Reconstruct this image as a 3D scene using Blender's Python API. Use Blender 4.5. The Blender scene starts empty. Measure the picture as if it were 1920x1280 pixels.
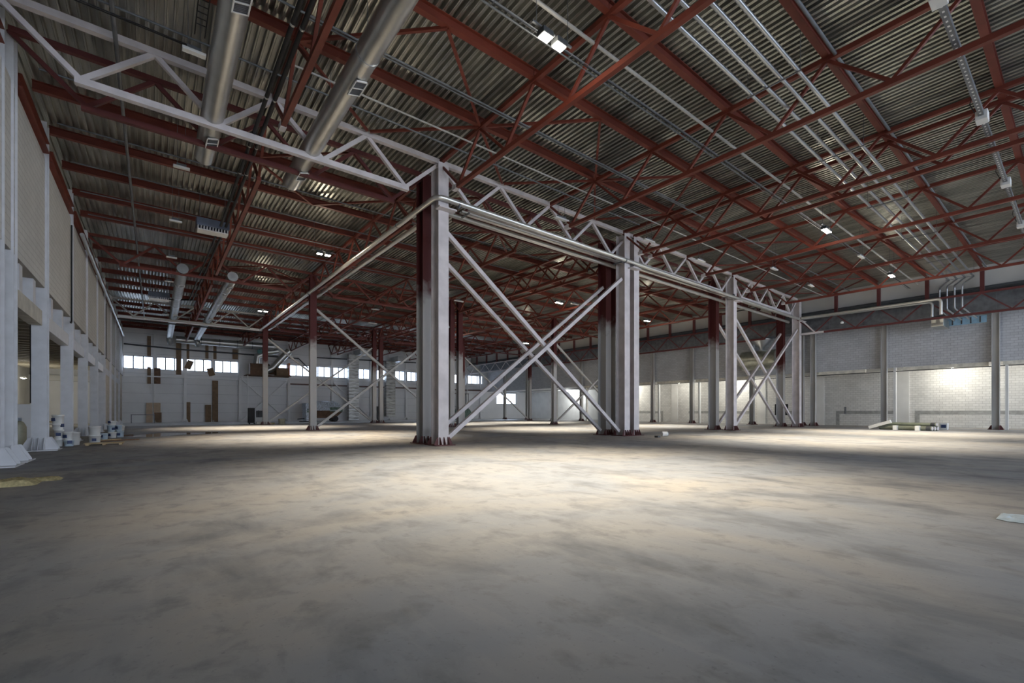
import bpy, math, random
from mathutils import Vector, Matrix
random.seed(7)
SC = bpy.context.scene
COL = SC.collection

# ------------------------------------------------------------------ camera model (level wide lens, shifted up)
F, YAW, HY, EYE = 851.2, 0.66671, 771.7, 1.337
cs, sn = math.cos(YAW), math.sin(YAW)
def at(px, py, X=None, Y=None, Z=None):
    """point of a known world plane that the photo shows at pixel (px, py)"""
    l, v = (px-960)/F, (HY-py)/F
    D = Vector((l*cs+sn, -l*sn+cs, v))
    t = X/D.x if X is not None else (Y/D.y if Y is not None else (Z-EYE)/D.z)
    return Vector((D.x*t, D.y*t, D.z*t+EYE))

# ------------------------------------------------------------------ materials
MATS = {}
def mat(name, col, rough=.6, metal=0., var=.12, scale=3., bump=0., stretch=(1,1,1), col2=None, detail=4, spec=.4):
    if name in MATS: return MATS[name]
    m = bpy.data.materials.new(name); m.use_nodes = True
    N, L = m.node_tree.nodes, m.node_tree.links
    b = N['Principled BSDF']; b.inputs['Roughness'].default_value = rough; b.inputs['Metallic'].default_value = metal
    b.inputs['Specular IOR Level'].default_value = spec
    g = N.new('ShaderNodeNewGeometry'); mp = N.new('ShaderNodeMapping'); mp.inputs['Scale'].default_value = stretch
    L.new(g.outputs['Position'], mp.inputs['Vector'])
    n = N.new('ShaderNodeTexNoise'); n.inputs['Scale'].default_value = scale; n.inputs['Detail'].default_value = detail
    L.new(mp.outputs[0], n.inputs['Vector'])
    mx = N.new('ShaderNodeMix'); mx.data_type = 'RGBA'
    c2 = col2 or tuple(c*(1-var*2) for c in col)
    mx.inputs['A'].default_value = (*c2, 1); mx.inputs['B'].default_value = (*[min(1, c*(1+var)) for c in col], 1)
    r = N.new('ShaderNodeMapRange'); r.inputs['From Min'].default_value = .3; r.inputs['From Max'].default_value = .7
    L.new(n.outputs['Fac'], r.inputs['Value']); L.new(r.outputs[0], mx.inputs['Factor'])
    L.new(mx.outputs['Result'], b.inputs['Base Color'])
    if bump:
        bp = N.new('ShaderNodeBump'); bp.inputs['Strength'].default_value = bump; bp.inputs['Distance'].default_value = .02
        L.new(n.outputs['Fac'], bp.inputs['Height']); L.new(bp.outputs[0], b.inputs['Normal'])
    MATS[name] = m
    return m
def emis(name, col, s):
    m = bpy.data.materials.new(name); m.use_nodes = True
    b = m.node_tree.nodes['Principled BSDF']
    b.inputs['Emission Color'].default_value = (*col, 1); b.inputs['Emission Strength'].default_value = s
    b.inputs['Base Color'].default_value = (.9, .9, .85, 1)
    MATS[name] = m; return m
def brick(name, col, mortar, axis, bw=.4, bh=.2, band=None, ms=.012, var=.06):
    """painted block masonry; axis = the world axis the courses run along"""
    m = bpy.data.materials.new(name); m.use_nodes = True
    N, L = m.node_tree.nodes, m.node_tree.links
    b = N['Principled BSDF']; b.inputs['Roughness'].default_value = .8; b.inputs['Specular IOR Level'].default_value = .25
    g = N.new('ShaderNodeNewGeometry'); s = N.new('ShaderNodeSeparateXYZ'); c = N.new('ShaderNodeCombineXYZ')
    L.new(g.outputs['Position'], s.inputs[0]); L.new(s.outputs[axis], c.inputs[0]); L.new(s.outputs[2], c.inputs[1])
    t = N.new('ShaderNodeTexBrick'); t.inputs['Scale'].default_value = 1
    t.inputs['Brick Width'].default_value = bw; t.inputs['Row Height'].default_value = bh
    t.inputs['Mortar Size'].default_value = ms; t.inputs['Mortar Smooth'].default_value = .3
    t.inputs['Color1'].default_value = (*col, 1); t.inputs['Color2'].default_value = (*[x*(1-var*2) for x in col], 1)
    t.inputs['Mortar'].default_value = (*mortar, 1)
    L.new(c.outputs[0], t.inputs['Vector'])
    n = N.new('ShaderNodeTexNoise'); n.inputs['Scale'].default_value = .7; n.inputs['Detail'].default_value = 5
    L.new(g.outputs['Position'], n.inputs['Vector'])
    mx = N.new('ShaderNodeMix'); mx.data_type = 'RGBA'; mx.blend_type = 'MULTIPLY'
    r = N.new('ShaderNodeMapRange'); r.inputs['From Min'].default_value = .35; r.inputs['From Max'].default_value = .65
    r.inputs['To Min'].default_value = .35; r.inputs['To Max'].default_value = 0
    L.new(n.outputs['Fac'], r.inputs['Value']); L.new(r.outputs[0], mx.inputs['Factor'])
    L.new(t.outputs['Color'], mx.inputs['A']); mx.inputs['B'].default_value = (.72, .72, .72, 1)
    L.new(mx.outputs['Result'], b.inputs['Base Color'])
    bp = N.new('ShaderNodeBump'); bp.inputs['Strength'].default_value = .5; bp.inputs['Distance'].default_value = .01
    bp.invert = True
    L.new(t.outputs['Fac'], bp.inputs['Height']); L.new(bp.outputs[0], b.inputs['Normal'])
    MATS[name] = m; return m
def two_paint(name, low, high, z, soft=.5):
    """steel painted grey fire coat up to height z and left in red primer above it"""
    m = bpy.data.materials.new(name); m.use_nodes = True
    N, L = m.node_tree.nodes, m.node_tree.links
    b = N['Principled BSDF']; b.inputs['Roughness'].default_value = .6; b.inputs['Specular IOR Level'].default_value = .3
    g = N.new('ShaderNodeNewGeometry'); s = N.new('ShaderNodeSeparateXYZ'); L.new(g.outputs['Position'], s.inputs[0])
    n = N.new('ShaderNodeTexNoise'); n.inputs['Scale'].default_value = 2.2; L.new(g.outputs['Position'], n.inputs['Vector'])
    a = N.new('ShaderNodeMath'); a.operation = 'MULTIPLY_ADD'; a.inputs[1].default_value = 1.6; a.inputs[2].default_value = -.8
    L.new(n.outputs['Fac'], a.inputs[0])
    d = N.new('ShaderNodeMath'); d.operation = 'ADD'; L.new(s.outputs[2], d.inputs[0]); L.new(a.outputs[0], d.inputs[1])
    r = N.new('ShaderNodeMapRange'); r.inputs['From Min'].default_value = z-soft; r.inputs['From Max'].default_value = z+soft
    L.new(d.outputs[0], r.inputs['Value'])
    mx = N.new('ShaderNodeMix'); mx.data_type = 'RGBA'
    mx.inputs['A'].default_value = (*low, 1); mx.inputs['B'].default_value = (*high, 1)
    L.new(r.outputs[0], mx.inputs['Factor']); L.new(mx.outputs['Result'], b.inputs['Base Color'])
    MATS[name] = m; return m

RED = mat('red_primer', (.165, .036, .022), .55, var=.12, scale=1.5)
REDD = mat('dark_red_primer', (.115, .028, .026), .6, var=.12, scale=1.5)
WHT = mat('white_fire_paint', (.62, .58, .585), .65, var=.08, scale=2)
GREYP = mat('grey_fire_paint', (.46, .45, .43), .65, var=.1, scale=1.2, stretch=(1, 1, .3))
COLP = two_paint('column_two_coats', (.43, .425, .42), (.085, .018, .018), 6.3)
COLP2 = two_paint('column_two_coats_low', (.43, .425, .42), (.085, .018, .018), 5.2)
PLATE = mat('plate_primer', (.10, .032, .032), .6)
WPAINT = mat('white_steel_paint', (.80, .80, .80), .5, var=.04, scale=1.)
GALV = mat('galvanised_deck', (.50, .50, .46), .33, .85, var=.22, scale=1.1, stretch=(2.5, .35, 1))
DUCT = mat('galvanised_duct', (.52, .52, .50), .33, .8, var=.05, scale=2.5)
FOIL = mat('foil_jacket', (.72, .71, .67), .3, .75, var=.04, scale=2)
CHROME = mat('bright_zinc', (.52, .54, .56), .3, .85, var=.03, scale=1)
BLACK = mat('black_rubber', (.014, .014, .016), .6)
DARKG = mat('dark_grey_steel', (.06, .065, .07), .5)
MIDG = mat('mid_grey_steel', (.16, .17, .185), .45, .3)
LAMPW = mat('white_plastic', (.72, .72, .70), .5, var=.03)
LWP = mat('left_steel_paint', (.60, .61, .64), .5, var=.05)
PANEL = mat('white_sandwich_panel', (.76, .76, .765), .5, var=.04, scale=.4)
PANELW = mat('off_white_panel', (.56, .55, .52), .55, var=.04, scale=.4)
PLAST = mat('painted_plaster', (.66, .655, .63), .8, var=.05, scale=.8)
CARD = mat('brown_cardboard', (.22, .15, .095), .85, var=.1)
CARDL = mat('light_board', (.55, .42, .30), .8, var=.06)
WOOD = mat('timber', (.50, .38, .22), .75, var=.15, stretch=(1, 6, 1))
BLUEG = mat('blue_grey_enamel', (.13, .155, .21), .45)
OLIVE = mat('olive_plastic_pipe', (.30, .33, .25), .35, var=.08)
FILM = mat('milky_plastic_film', (.62, .70, .80), .3, var=.2, scale=6)
GREEN = mat('green_tarp', (.16, .24, .19), .6, var=.25, scale=5)
RUST = mat('rusty_brown', (.15, .085, .05), .7, var=.2)
ORANGE = mat('orange_sheet', (.6, .16, .03), .6)
BEIGE = mat('beige_slab', (.40, .36, .28), .7, var=.08)
BLUEL = mat('blue_label', (.03, .05, .13), .5)
YELLOW = mat('yellow_foam', (.55, .47, .25), .9, var=.2, scale=20, bump=.4)
PAPER = mat('crumpled_film', (.50, .60, .68), .4, var=.1, scale=8)
TEAL = mat('teal_plastic', (.03, .14, .13), .4)
PUDDLE = mat('puddle_water', (.06, .06, .06), .04, var=.1, spec=.6)

# floor: power-floated concrete with dust, stains and trowel drag
def floor_mat():
    m = bpy.data.materials.new('concrete_floor'); m.use_nodes = True
    N, L = m.node_tree.nodes, m.node_tree.links
    b = N['Principled BSDF']; b.inputs['Specular IOR Level'].default_value = .3
    g = N.new('ShaderNodeNewGeometry')
    def noise(sc, det, dist=0, stretch=None, rot=0):
        v = g.outputs['Position']
        if stretch:
            mp = N.new('ShaderNodeMapping'); mp.inputs['Scale'].default_value = stretch; mp.inputs['Rotation'].default_value = (0, 0, rot)
            L.new(v, mp.inputs['Vector']); v = mp.outputs[0]
        n = N.new('ShaderNodeTexNoise'); n.inputs['Scale'].default_value = sc; n.inputs['Detail'].default_value = det
        n.inputs['Distortion'].default_value = dist; n.inputs['Roughness'].default_value = .62; L.new(v, n.inputs['Vector']); return n.outputs['Fac']
    def rng(f, a, b_, c=0., d=1.):
        r = N.new('ShaderNodeMapRange'); r.inputs['From Min'].default_value = a; r.inputs['From Max'].default_value = b_
        r.inputs['To Min'].default_value = c; r.inputs['To Max'].default_value = d; L.new(f, r.inputs['Value']); return r.outputs[0]
    def mix(f, A, B, mode='MIX'):
        x = N.new('ShaderNodeMix'); x.data_type = 'RGBA'; x.blend_type = mode
        L.new(f, x.inputs['Factor'])
        for k, v in (('A', A), ('B', B)):
            if isinstance(v, tuple): x.inputs[k].default_value = (*v, 1)
            else: L.new(v, x.inputs[k])
        return x.outputs['Result']
    base = mix(rng(noise(.16, 5, .8), .40, .60), (.27, .28, .30), (.35, .325, .295))
    base = mix(rng(noise(.9, 9, .35, (1, .7, 1), .6), .50, .68, 0, .8), base, (.13, .135, .15))
    base = mix(rng(noise(3.0, 9, .3, (1, .8, 1), .5), .53, .68, 0, .75), base, (.18, .18, .185))
    base = mix(rng(noise(2.2, 6, .4, (2.2, .3, 1), .9), .52, .74, 0, .25), base, (.44, .42, .39))
    base = mix(rng(noise(22, 5), .60, .72, 0, .5), base, (.14, .14, .15))
    L.new(base, b.inputs['Base Color'])
    L.new(rng(noise(1.3, 5), .3, .7, .52, .8), b.inputs['Roughness'])
    bp = N.new('ShaderNodeBump'); bp.inputs['Strength'].default_value = .18; bp.inputs['Distance'].default_value = .01
    L.new(noise(9, 7), bp.inputs['Height']); L.new(bp.outputs[0], b.inputs['Normal'])
    return m
FLOOR = floor_mat()
BRK = brick('grey_painted_blocks', (.58, .585, .60), (.36, .365, .38), 1)
BRKW = brick('white_painted_blocks', (.70, .69, .66), (.44, .43, .41), 1)
BRKL = brick('left_wall_blocks', (.56, .555, .53), (.40, .395, .38), 1, .6, .2, var=.02, ms=.012)

# ------------------------------------------------------------------ mesh helpers
class MB:
    def __init__(s): s.v, s.f, s.sm = [], [], []
    def add(s, vs, fs, smooth=False):
        o = len(s.v); s.v += [tuple(v) for v in vs]; s.f += [tuple(i+o for i in f) for f in fs]; s.sm += [smooth]*len(fs); return s
    def box(s, a, b):
        (x0, y0, z0), (x1, y1, z1) = a, b
        return s.add([(x0,y0,z0),(x1,y0,z0),(x1,y1,z0),(x0,y1,z0),(x0,y0,z1),(x1,y0,z1),(x1,y1,z1),(x0,y1,z1)],
                     [(3,2,1,0),(4,5,6,7),(0,1,5,4),(1,2,6,5),(2,3,7,6),(3,0,4,7)])
    def beam(s, p, q, w, h=None, up=(0,0,1)):
        h = h or w; p, q = Vector(p), Vector(q); d = (q-p).normalized(); u = Vector(up)
        if abs(d.dot(u)) > .98: u = Vector((0,1,0))
        r = d.cross(u).normalized(); u = r.cross(d)
        vs = [c + r*a*w/2 + u*b*h/2 for c in (p, q) for a, b in ((-1,-1),(1,-1),(1,1),(-1,1))]
        return s.add(vs, [(0,1,2,3),(7,6,5,4),(0,4,5,1),(1,5,6,2),(2,6,7,3),(3,7,4,0)])
    def ibeam(s, p, q, w, h, tf=.02, tw=.014, up=(0,0,1)):
        p, q = Vector(p), Vector(q); d = (q-p).normalized(); u = Vector(up)
        r = d.cross(u).normalized(); u = r.cross(d)
        for k in (-1, 1): s.beam(p+u*k*(h-tf)/2, q+u*k*(h-tf)/2, w, tf, up)
        return s.beam(p, q, tw, h-2*tf, up)
    def tube(s, pts, r, n=12, caps=True):
        pts = [Vector(p) for p in pts]; rings = []; prev = None
        for i, p in enumerate(pts):
            a = pts[max(i-1,0)]; b = pts[min(i+1,len(pts)-1)]; d = (b-a).normalized()
            u = prev if prev and abs(prev.dot(d)) < .95 else (Vector((0,0,1)) if abs(d.z) < .9 else Vector((1,0,0)))
            x = d.cross(u).normalized(); u = x.cross(d); prev = u
            rr = r[i] if isinstance(r, (list, tuple)) else r
            rings.append([p + (x*math.cos(t)+u*math.sin(t))*rr for t in [2*math.pi*k/n for k in range(n)]])
        vs = [v for R in rings for v in R]; fs = []
        for i in range(len(pts)-1):
            for k in range(n):
                k2 = (k+1) % n; fs.append((i*n+k, i*n+k2, (i+1)*n+k2, (i+1)*n+k))
        s.add(vs, fs, True)
        if caps: s.add(rings[0], [tuple(range(n))]); s.add(rings[-1], [tuple(reversed(range(n)))])
        return s
    def lathe(s, prof, n=20, c=(0,0,0)):
        vs = [(c[0]+r*math.cos(2*math.pi*k/n), c[1]+r*math.sin(2*math.pi*k/n), c[2]+z) for r, z in prof for k in range(n)]
        fs = [(i*n+k, i*n+(k+1)%n, (i+1)*n+(k+1)%n, (i+1)*n+k) for i in range(len(prof)-1) for k in range(n)]
        return s.add(vs, fs, True)
    def prism(s, poly, t, m=None):
        """poly: 2-D outline in XZ, thickness t along Y"""
        n = len(poly); vs = [Vector((x, -t/2, z)) for x, z in poly] + [Vector((x, t/2, z)) for x, z in poly]
        if m: vs = [m @ v for v in vs]
        return s.add(vs, [tuple(range(n)), tuple(reversed(range(n, 2*n)))] + [((i+1) % n, i, i+n, (i+1) % n+n) for i in range(n)])
    def build(s, name, m, parent=None, loc=(0,0,0), bevel=0):
        me = bpy.data.meshes.new(name); me.from_pydata(s.v, [], s.f); me.polygons.foreach_set('use_smooth', s.sm); me.update()
        me.materials.append(m)
        o = bpy.data.objects.new(name, me); COL.objects.link(o); o.location = loc
        if parent: o.parent = parent
        if bevel:
            b = o.modifiers.new('bevel', 'BEVEL'); b.width = bevel; b.segments = 2; b.limit_method = 'ANGLE'
        return o
def tag(o, label=None, cat=None, group=None, kind=None):
    if label:
        o['label'] = label
        n = len(label.split())
        if not 4 <= n <= 16: print('LABEL LENGTH', n, label)
    if cat: o['category'] = cat
    if group: o['group'] = group
    if kind: o['kind'] = kind
    return o
def thing(name, loc, label, cat, group=None, rz=0):
    o = bpy.data.objects.new(name, None); COL.objects.link(o); o.location = loc; o.rotation_euler = (0, 0, rz)
    o.empty_display_size = .3
    return tag(o, label, cat, group)
def inst(src, name, parent, loc=(0,0,0), mirror=None):
    """another object that shares the mesh of src"""
    o = src.copy(); o.name = name; COL.objects.link(o); o.parent = parent; o.location = loc; return o
def clone(root, loc, label, rz=None):
    r = root.copy(); COL.objects.link(r); r.location = loc; r['label'] = label
    if rz is not None: r.rotation_euler = (0, 0, rz)
    for c in list(root.children):
        d = c.copy(); COL.objects.link(d); d.parent = r
        for g in list(c.children):
            e = g.copy(); COL.objects.link(e); e.parent = d
    return r
def struct(name, mb, m, label=None, **k):
    o = mb.build(name, m, **k); return tag(o, label, None, None, 'structure')
ORD = ['first', 'second', 'third', 'fourth', 'fifth', 'sixth', 'seventh', 'eighth', 'ninth', 'tenth', 'eleventh', 'twelfth', 'thirteenth']
SPAN = ['nearest', 'second', 'third', 'farthest']

# ------------------------------------------------------------------ grid
XL = -3.05
XB = [-3.0, 9.0, 21.0, 33.0, 45.0]          # bay lines across the hall
CW, CR, RD, RE, RF = 16.12, 17.44, 34.8, 52.8, 70.8   # white row, red row, further rows, back wall
ZP = 11.40                                  # underside of purlins
ZT, ZB = 11.33, 9.86                        # truss chord centres

# ------------------------------------------------------------------ floor, roof, walls
struct('floor', MB().box((-24, -30, -.3), (62, 80, 0)), FLOOR, 'dusty grey concrete floor with stains and tyre drag marks')

def deck(x0, x1, y0, y1, z, pitch=.2, h=.13):
    mb = MB(); prof = []; x = x0
    while x < x1:
        prof += [(x, z), (x+pitch*.17, z), (x+pitch*.2, z+.012), (x+pitch*.23, z), (x+pitch*.4, z), (x+pitch*.46, z+h), (x+pitch*.94, z+h)]; x += pitch
    prof.append((x, z))
    n = len(prof); ys = (y0, y1)
    vs = [(p[0], y, p[1]) for y in ys for p in prof]
    fs = [(i, i+1, n+i+1, n+i) for i in range(n-1)]
    mb.add(vs, fs)
    mb.box((x0, y0, z+h+.02), (x, y1, z+h+.2))
    return mb
struct('ceiling', deck(-3.4, 46.2, -24, 71.2, ZP+.25), GALV, 'galvanised corrugated roof deck over the whole hall')

# left wall: block panels above the opening, beam and stub posts
struct('wall_left', MB().box((-3.35, -8, 5.6), (-2.98, 71, 10.1)), BRKL, 'off-white block wall above the left openings')
struct('wall_left_parapet', MB().box((-3.6, -8, 10.1), (-3.4, 71, 11.75)), PANELW)

# back wall with window strip
ZW0, ZW1 = 6.52, 8.06
def bwall():
    mb = MB()
    mb.box((-24, 70.8, 0), (49.4, 71.0, ZW0)).box((-24, 70.8, ZW1), (60, 71.0, 12.2))
    mb.box((-24, 70.8, ZW0), (-3.05, 71.0, ZW1)).box((48.7, 70.8, ZW0), (60, 71.0, ZW1))
    mb.box((49.4, 70.8, 0), (60, 71.0, 2.85)).box((49.4, 70.8, 4.95), (60, 71.0, ZW0))
    mb.box((49.4, 70.8, 2.85), (51.9, 71.0, 4.95)).box((56.8, 70.8, 2.85), (60, 71.0, 4.95))
    for i in range(1, 18):
        x = -3+3*i; mb.box((x-.16, 70.8, ZW0), (x+.16, 71.0, ZW1))
    return mb
struct('wall_back', bwall(), PANEL, 'pale sandwich panel back wall under the window strip')
tr = MB()
for k in range(1, 12):
    z = 1.2*k
    if ZW0 < z < ZW1: continue
    tr.box((-3, 70.77, z-.008), (49, 70.8, z+.008))
struct('trim_1', tr, mat('panel_joint', (.30, .31, .33), .6))
GLASS = bpy.data.materials.new('window_glass'); GLASS.use_nodes = True
_n, _l = GLASS.node_tree.nodes, GLASS.node_tree.links
_n.remove(_n['Principled BSDF']); _t = _n.new('ShaderNodeBsdfTransparent'); _t.inputs[0].default_value = (.93, .96, 1, 1)
_g = _n.new('ShaderNodeBsdfGlossy'); _g.inputs['Roughness'].default_value = .05; _m = _n.new('ShaderNodeMixShader'); _m.inputs[0].default_value = .06
_l.new(_t.outputs[0], _m.inputs[1]); _l.new(_g.outputs[0], _m.inputs[2]); _l.new(_m.outputs[0], _n['Material Output'].inputs[0])
for i in range(17):
    x0, x1 = -3+3*i+.16, 0+3*i-.16
    if i == 0: x0 = -2.95
    if i == 16: x1 = 48.7-.1
    if i in (4, 5):  # boarded bays behind the air handling plant
        struct('wall_back_board', MB().box((x0, 70.82, ZW0), (x1 - (1.1 if i == 5 else 0), 70.95, ZW1)), RUST if i == 5 else PANEL)
        if i == 5: x0 = x1-1.1
        else: continue
    fr = MB()
    for a, b in (((x0, 70.84, ZW0), (x1, 70.94, ZW0+.06)), ((x0, 70.84, ZW1-.06), (x1, 70.94, ZW1))): fr.box(a, b)
    nm = 3 if x1-x0 > 2 else 1
    for k in range(nm+1):
        xx = x0+(x1-x0)*k/nm; fr.box((xx-.055, 70.84, ZW0), (xx+.055, 70.94, ZW1))
    w = struct('window_%d' % (i+1), fr, DARKG)
    p = MB().box((x0+.03, 70.885, ZW0+.05), (x1-.03, 70.895, ZW1-.05)).build('pane', GLASS, w)
fr = MB()
for z in (2.85, 4.89): fr.box((51.9, 70.84, z), (56.8, 70.94, z+.06))
for x in (51.9, 53.1, 54.3, 55.5, 56.74): fr.box((x, 70.84, 2.85), (x+.06, 70.94, 4.95))
w = struct('window_18', fr, DARKG); MB().box((51.95, 70.885, 2.9), (56.75, 70.895, 4.9)).build('pane', GLASS, w)

# left annex behind the columns: low ceiling with ribs, far side wall
struct('ceiling_annex', MB().box((-24, -8, 6.1), (-3.4, 71, 6.3)), BEIGE, 'low beige slab ceiling beyond the left columns')
rb = MB()
for k in range(46):
    y = 0+1.5*k; rb.box((-24, y, 5.9), (-3.45, y+.28, 6.1))
struct('trim_2', rb, BEIGE)
struct('wall_annex', MB().box((-10.8, -8, 0), (-10.6, 71, 6.1)), PLAST)
struct('floor_strip', MB().box((-3, 56.2, 0), (49, 70.8, .012)), mat('pale_concrete', (.70, .71, .72), .3, var=.06), 'paler strip of concrete floor along the back wall')  # evenly paler, smoother strip laid over the floor
for k, (a, b) in enumerate(((46.25, 51.75), (52.25, 57.75), (58.25, 63.75), (64.25, 70.8))): struct('wall_left_infill', MB().box((-3.2, a, 0), (-3.05, b, 5.6)), mat('beige_infill', (.60, .55, .47), .7))
struct('wall_front', MB().box((-24, -24.2, 10.6), (60, -24, 12)).box((-24, -24.2, 0), (-3, -24, 10.6)).box((49.7, -24.2, 0), (60, -24, 10.6)), PANEL)
struct('wall_left_front', MB().box((-3.35, -24, 0), (-3.05, -8, 11.75)), PANEL)
struct('wall_right_front', MB().box((49.7, -24, 0), (50, -8, 12)), PANEL)
struct('wall_annex_front', MB().box((-24, -8.2, 0), (-3.35, -8, 11.75)), PLAST)
struct('trim_3', MB().box((-10.6, 70.2, 4.75), (-3.4, 70.8, 5.35)), PLAST)

# right side: masonry wall between the columns, openings below, recess behind
XR = 49.7
jy = [4.3, 10.9, 16.25, 17.25, 21.9, 28.7, 34.0, 40.2, 46.2, 52.3, 58.6, 64.8]
ZO = 4.95
struct('wall_right', MB().box((XR, -8, ZO+.16), (XR+.3, 70.8, 9.9)), BRK, 'grey block wall above the right hand openings')
struct('ceiling_recess', MB().box((XR+.3, -8, ZO+.2), (60, 70.8, ZO+.4)), PLAST)
XRB = 53.4
def recess_wall():
    mb = MB(); mb.box((XRB, -8, 0), (XRB+.2, 46.4, ZO+.2)); return mb
struct('wall_recess', recess_wall(), BRKW, 'white block wall at the back of the right hand openings')
struct('wall_recess_far', MB().box((59.8, 46.4, 0), (60, 70.8, ZO+.2)).box((XRB, 46.4, 0), (60, 46.6, ZO+.2)), PLAST)
bd = MB()
for a, b in ((-8, 9.6), (11.0, 15.6), (18.4, 20.6), (23.6, 31.5), (35.2, 45.8)): bd.box((XRB-.02, a, 1.13), (XRB, b, 1.43))
for y in (9.3, 15.3, 23.7, 35.2): bd.box((XRB-.02, y, .02), (XRB, y+.3, 1.13))
struct('trim_4', bd, mat('bare_cement_band', (.33, .33, .315), .9), 'bare grey cement band along the white block wall')
pl = MB()
for y in (10.0, 16.6, 22.2, 33.0): pl.box((XRB-.12, y, 0), (XRB, y+.9, ZO+.2))
struct('trim_5', pl, PLAST)
# pale beam under the block wall and jambs of the openings
sb = MB()
for a, b in ((-6, 3.95), (4.7, 9.7), (12.3, 15.9), (22.3, 28.4), (29.2, 33.6), (34.4, 39.9), (40.6, 45.8)): sb.box((XR-.1, a, ZO-.12), (XR+.3, b, ZO+.16))
struct('trim_6', sb, mat('cream_lintel', (.74, .70, .60), .7))
jb = MB()
for y in (3.85, 10.35, 28.1, 33.5, 45.6, 52.0): jb.box((XR-.02, y-.16, 0), (XR+.3, y, ZO+.16))
struct('trim_7', jb, PLAST)
struct('trim_8', MB().box((XR+.02, -8, ZO-.2), (XR+.1, 70, ZO-.14)), DARKG)
# panel strip above the low roof edge
struct('wall_right_upper', MB().box((45.95, -24, 10.15), (46.15, 71, 11.75)), PANELW, 'off-white panel strip under the right roof edge')
struct('trim_9', MB().box((45.6, -8, 10.02), (50, 71, 10.14)), DARKG)
struct('trim_10', MB().box((45.85, -8, 11.38), (45.95, 71, 11.46)), BLACK)
struct('wall_far_right', MB().box((60, -8, 0), (60.2, 71, 6)), PLAST)

# ------------------------------------------------------------------ steel columns
def make_column(name, w, d, h, m, pm, label, loc, gus=.30, px=.20, group=None, ntop=None):
    """H section: flanges face +-Y (width w along X), web along Y, depth d"""
    t = thing(name, loc, label, 'column', group)
    mb = MB(); tf, tw = .028, .02
    mb.box((-w/2, -d/2, .03), (w/2, -d/2+tf, h)).box((-w/2, d/2-tf, .03), (w/2, d/2, h)).box((-tw/2, -d/2+tf, .03), (tw/2, d/2-tf, h))
    mb.build('shaft', m, t)
    MB().box((-w/2-px, -d/2-px, 0), (w/2+px, d/2+px, .03)).build('base_plate', pm, t)
    g = MB().prism([(0, 0), (px*.9, 0), (px*.9, .04), (px*.25, gus), (0, gus)], .02)
    k = 0; me = None
    for (x, y, rz) in ((-w/2+.05, -d/2, -90), (0, -d/2, -90), (w/2-.05, -d/2, -90), (-w/2, -d/2+.014, 180), (w/2, -d/2+.014, 0),
                       (-w/2, d/2-.014, 180), (w/2, d/2-.014, 0), (0, d/2, 90)):
        if me is None: o = g.build('stiffener', pm, t); me = o
        else: o = inst(me, 'stiffener', t)
        o.location = (x, y, .03); o.rotation_euler = (0, 0, math.radians(rz)); k += 1
    return t
cw = make_column('steel_column', .46, .60, 11.2, WHT, PLATE, 'white painted steel column nearest the camera, beside its red twin', (9.0, CW, 0))
W2 = 'white column of the four-column cluster, %s of the white pair'
clone(cw, (20.58, CW, 0), W2 % 'left'); clone(cw, (21.42, CW, 0), W2 % 'right')
clone(cw, (33, CW, 0), 'white steel column between the four-column cluster and the pipe corner column')
clone(cw, (45, CW, 0), 'white column carrying the pipe corner beside the right block wall')
cr = make_column('steel_column', .46, .60, 11.2, COLP, PLATE, 'red-topped grey column standing just behind the nearest white column', (9.0, CR, 0))
R2 = 'red-topped column of the four-column cluster, %s of the red pair'
clone(cr, (20.58, CR, 0), R2 % 'left'); clone(cr, (21.42, CR, 0), R2 % 'right')
clone(cr, (33, CR, 0), 'red-topped column just behind the white column past the four-column cluster')
cl = make_column('steel_column', .46, .60, 11.2, COLP2, PLATE, 'red-topped column behind the white column carrying the pipe corner', (45, CR, 0))
cd = make_column('steel_column', .45, .40, 11.2, COLP, PLATE, 'lone column under the silver pipes, red above and grey below', (9, RD, 0))
clone(cd, (20.58, RD, 0), 'left column of the red pair seen just right of the nearest column')
clone(cd, (21.42, RD, 0), 'right column of the red pair seen just right of the nearest column')
clone(cd, (33, RD, 0), 'lone red-topped column seen through the big cross brace')
clone(cd, (45, RD, 0), 'column of the third row, standing near the right wall')
clone(cd, (9, RE, 0), 'farther lone column under the end of the silver pipes')
clone(cd, (20.58, RE, 0), 'left column of the far pale pair before the back windows')
clone(cd, (21.42, RE, 0), 'right column of the far pale pair before the back windows')
clone(cd, (33, RE, 0), 'far column of the fourth bay line before the back wall')
clone(cd, (45, RE, 0), 'far slim column beside the small low windows')
# left wall columns
lw = make_column('wall_column', .38, .45, 11.35, LWP, LWP, 'white left wall column at the frame edge, front one of the close pair', (-3.12, 16.45, 0), gus=.42, px=.30)
clone(lw, (-3.12, 17.8, 0), 'white left wall column near the frame edge, rear one of the close pair')
for k, y in enumerate((22.5, 28.6, 34.4, 40.2, 46.0, 52.0, 58.0, 64.0)):
    clone(lw, (-3.12, y, 0), 'white left wall column, %s one past the close pair' % ORD[k])
# left beam with stubs
for k, (a, b) in enumerate(((10.0, 16.2), (18.05, 22.25), (22.75, 28.35), (28.85, 34.15), (34.65, 39.95), (40.45, 45.75), (46.25, 51.75), (52.25, 57.75), (58.25, 63.75))):
    t = thing('wall_beam', (-3.2, (a+b)/2, 4.3), 'white beam between left wall columns, %s bay counted from the camera' % ORD[k], 'beam', 'beams across the left openings')
    L = (b-a)/2
    MB().box((-.16, -L, 0), (.16, L, .5)).build('beam', LWP if k > 1 else mat('cream_beam', (.50, .48, .42), .6), t)
    for q in (-L*.45, L*.45): MB().box((-.14, q-.2, .5), (.14, q+.2, 1.3)).build('stub_post', LWP, t)
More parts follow.
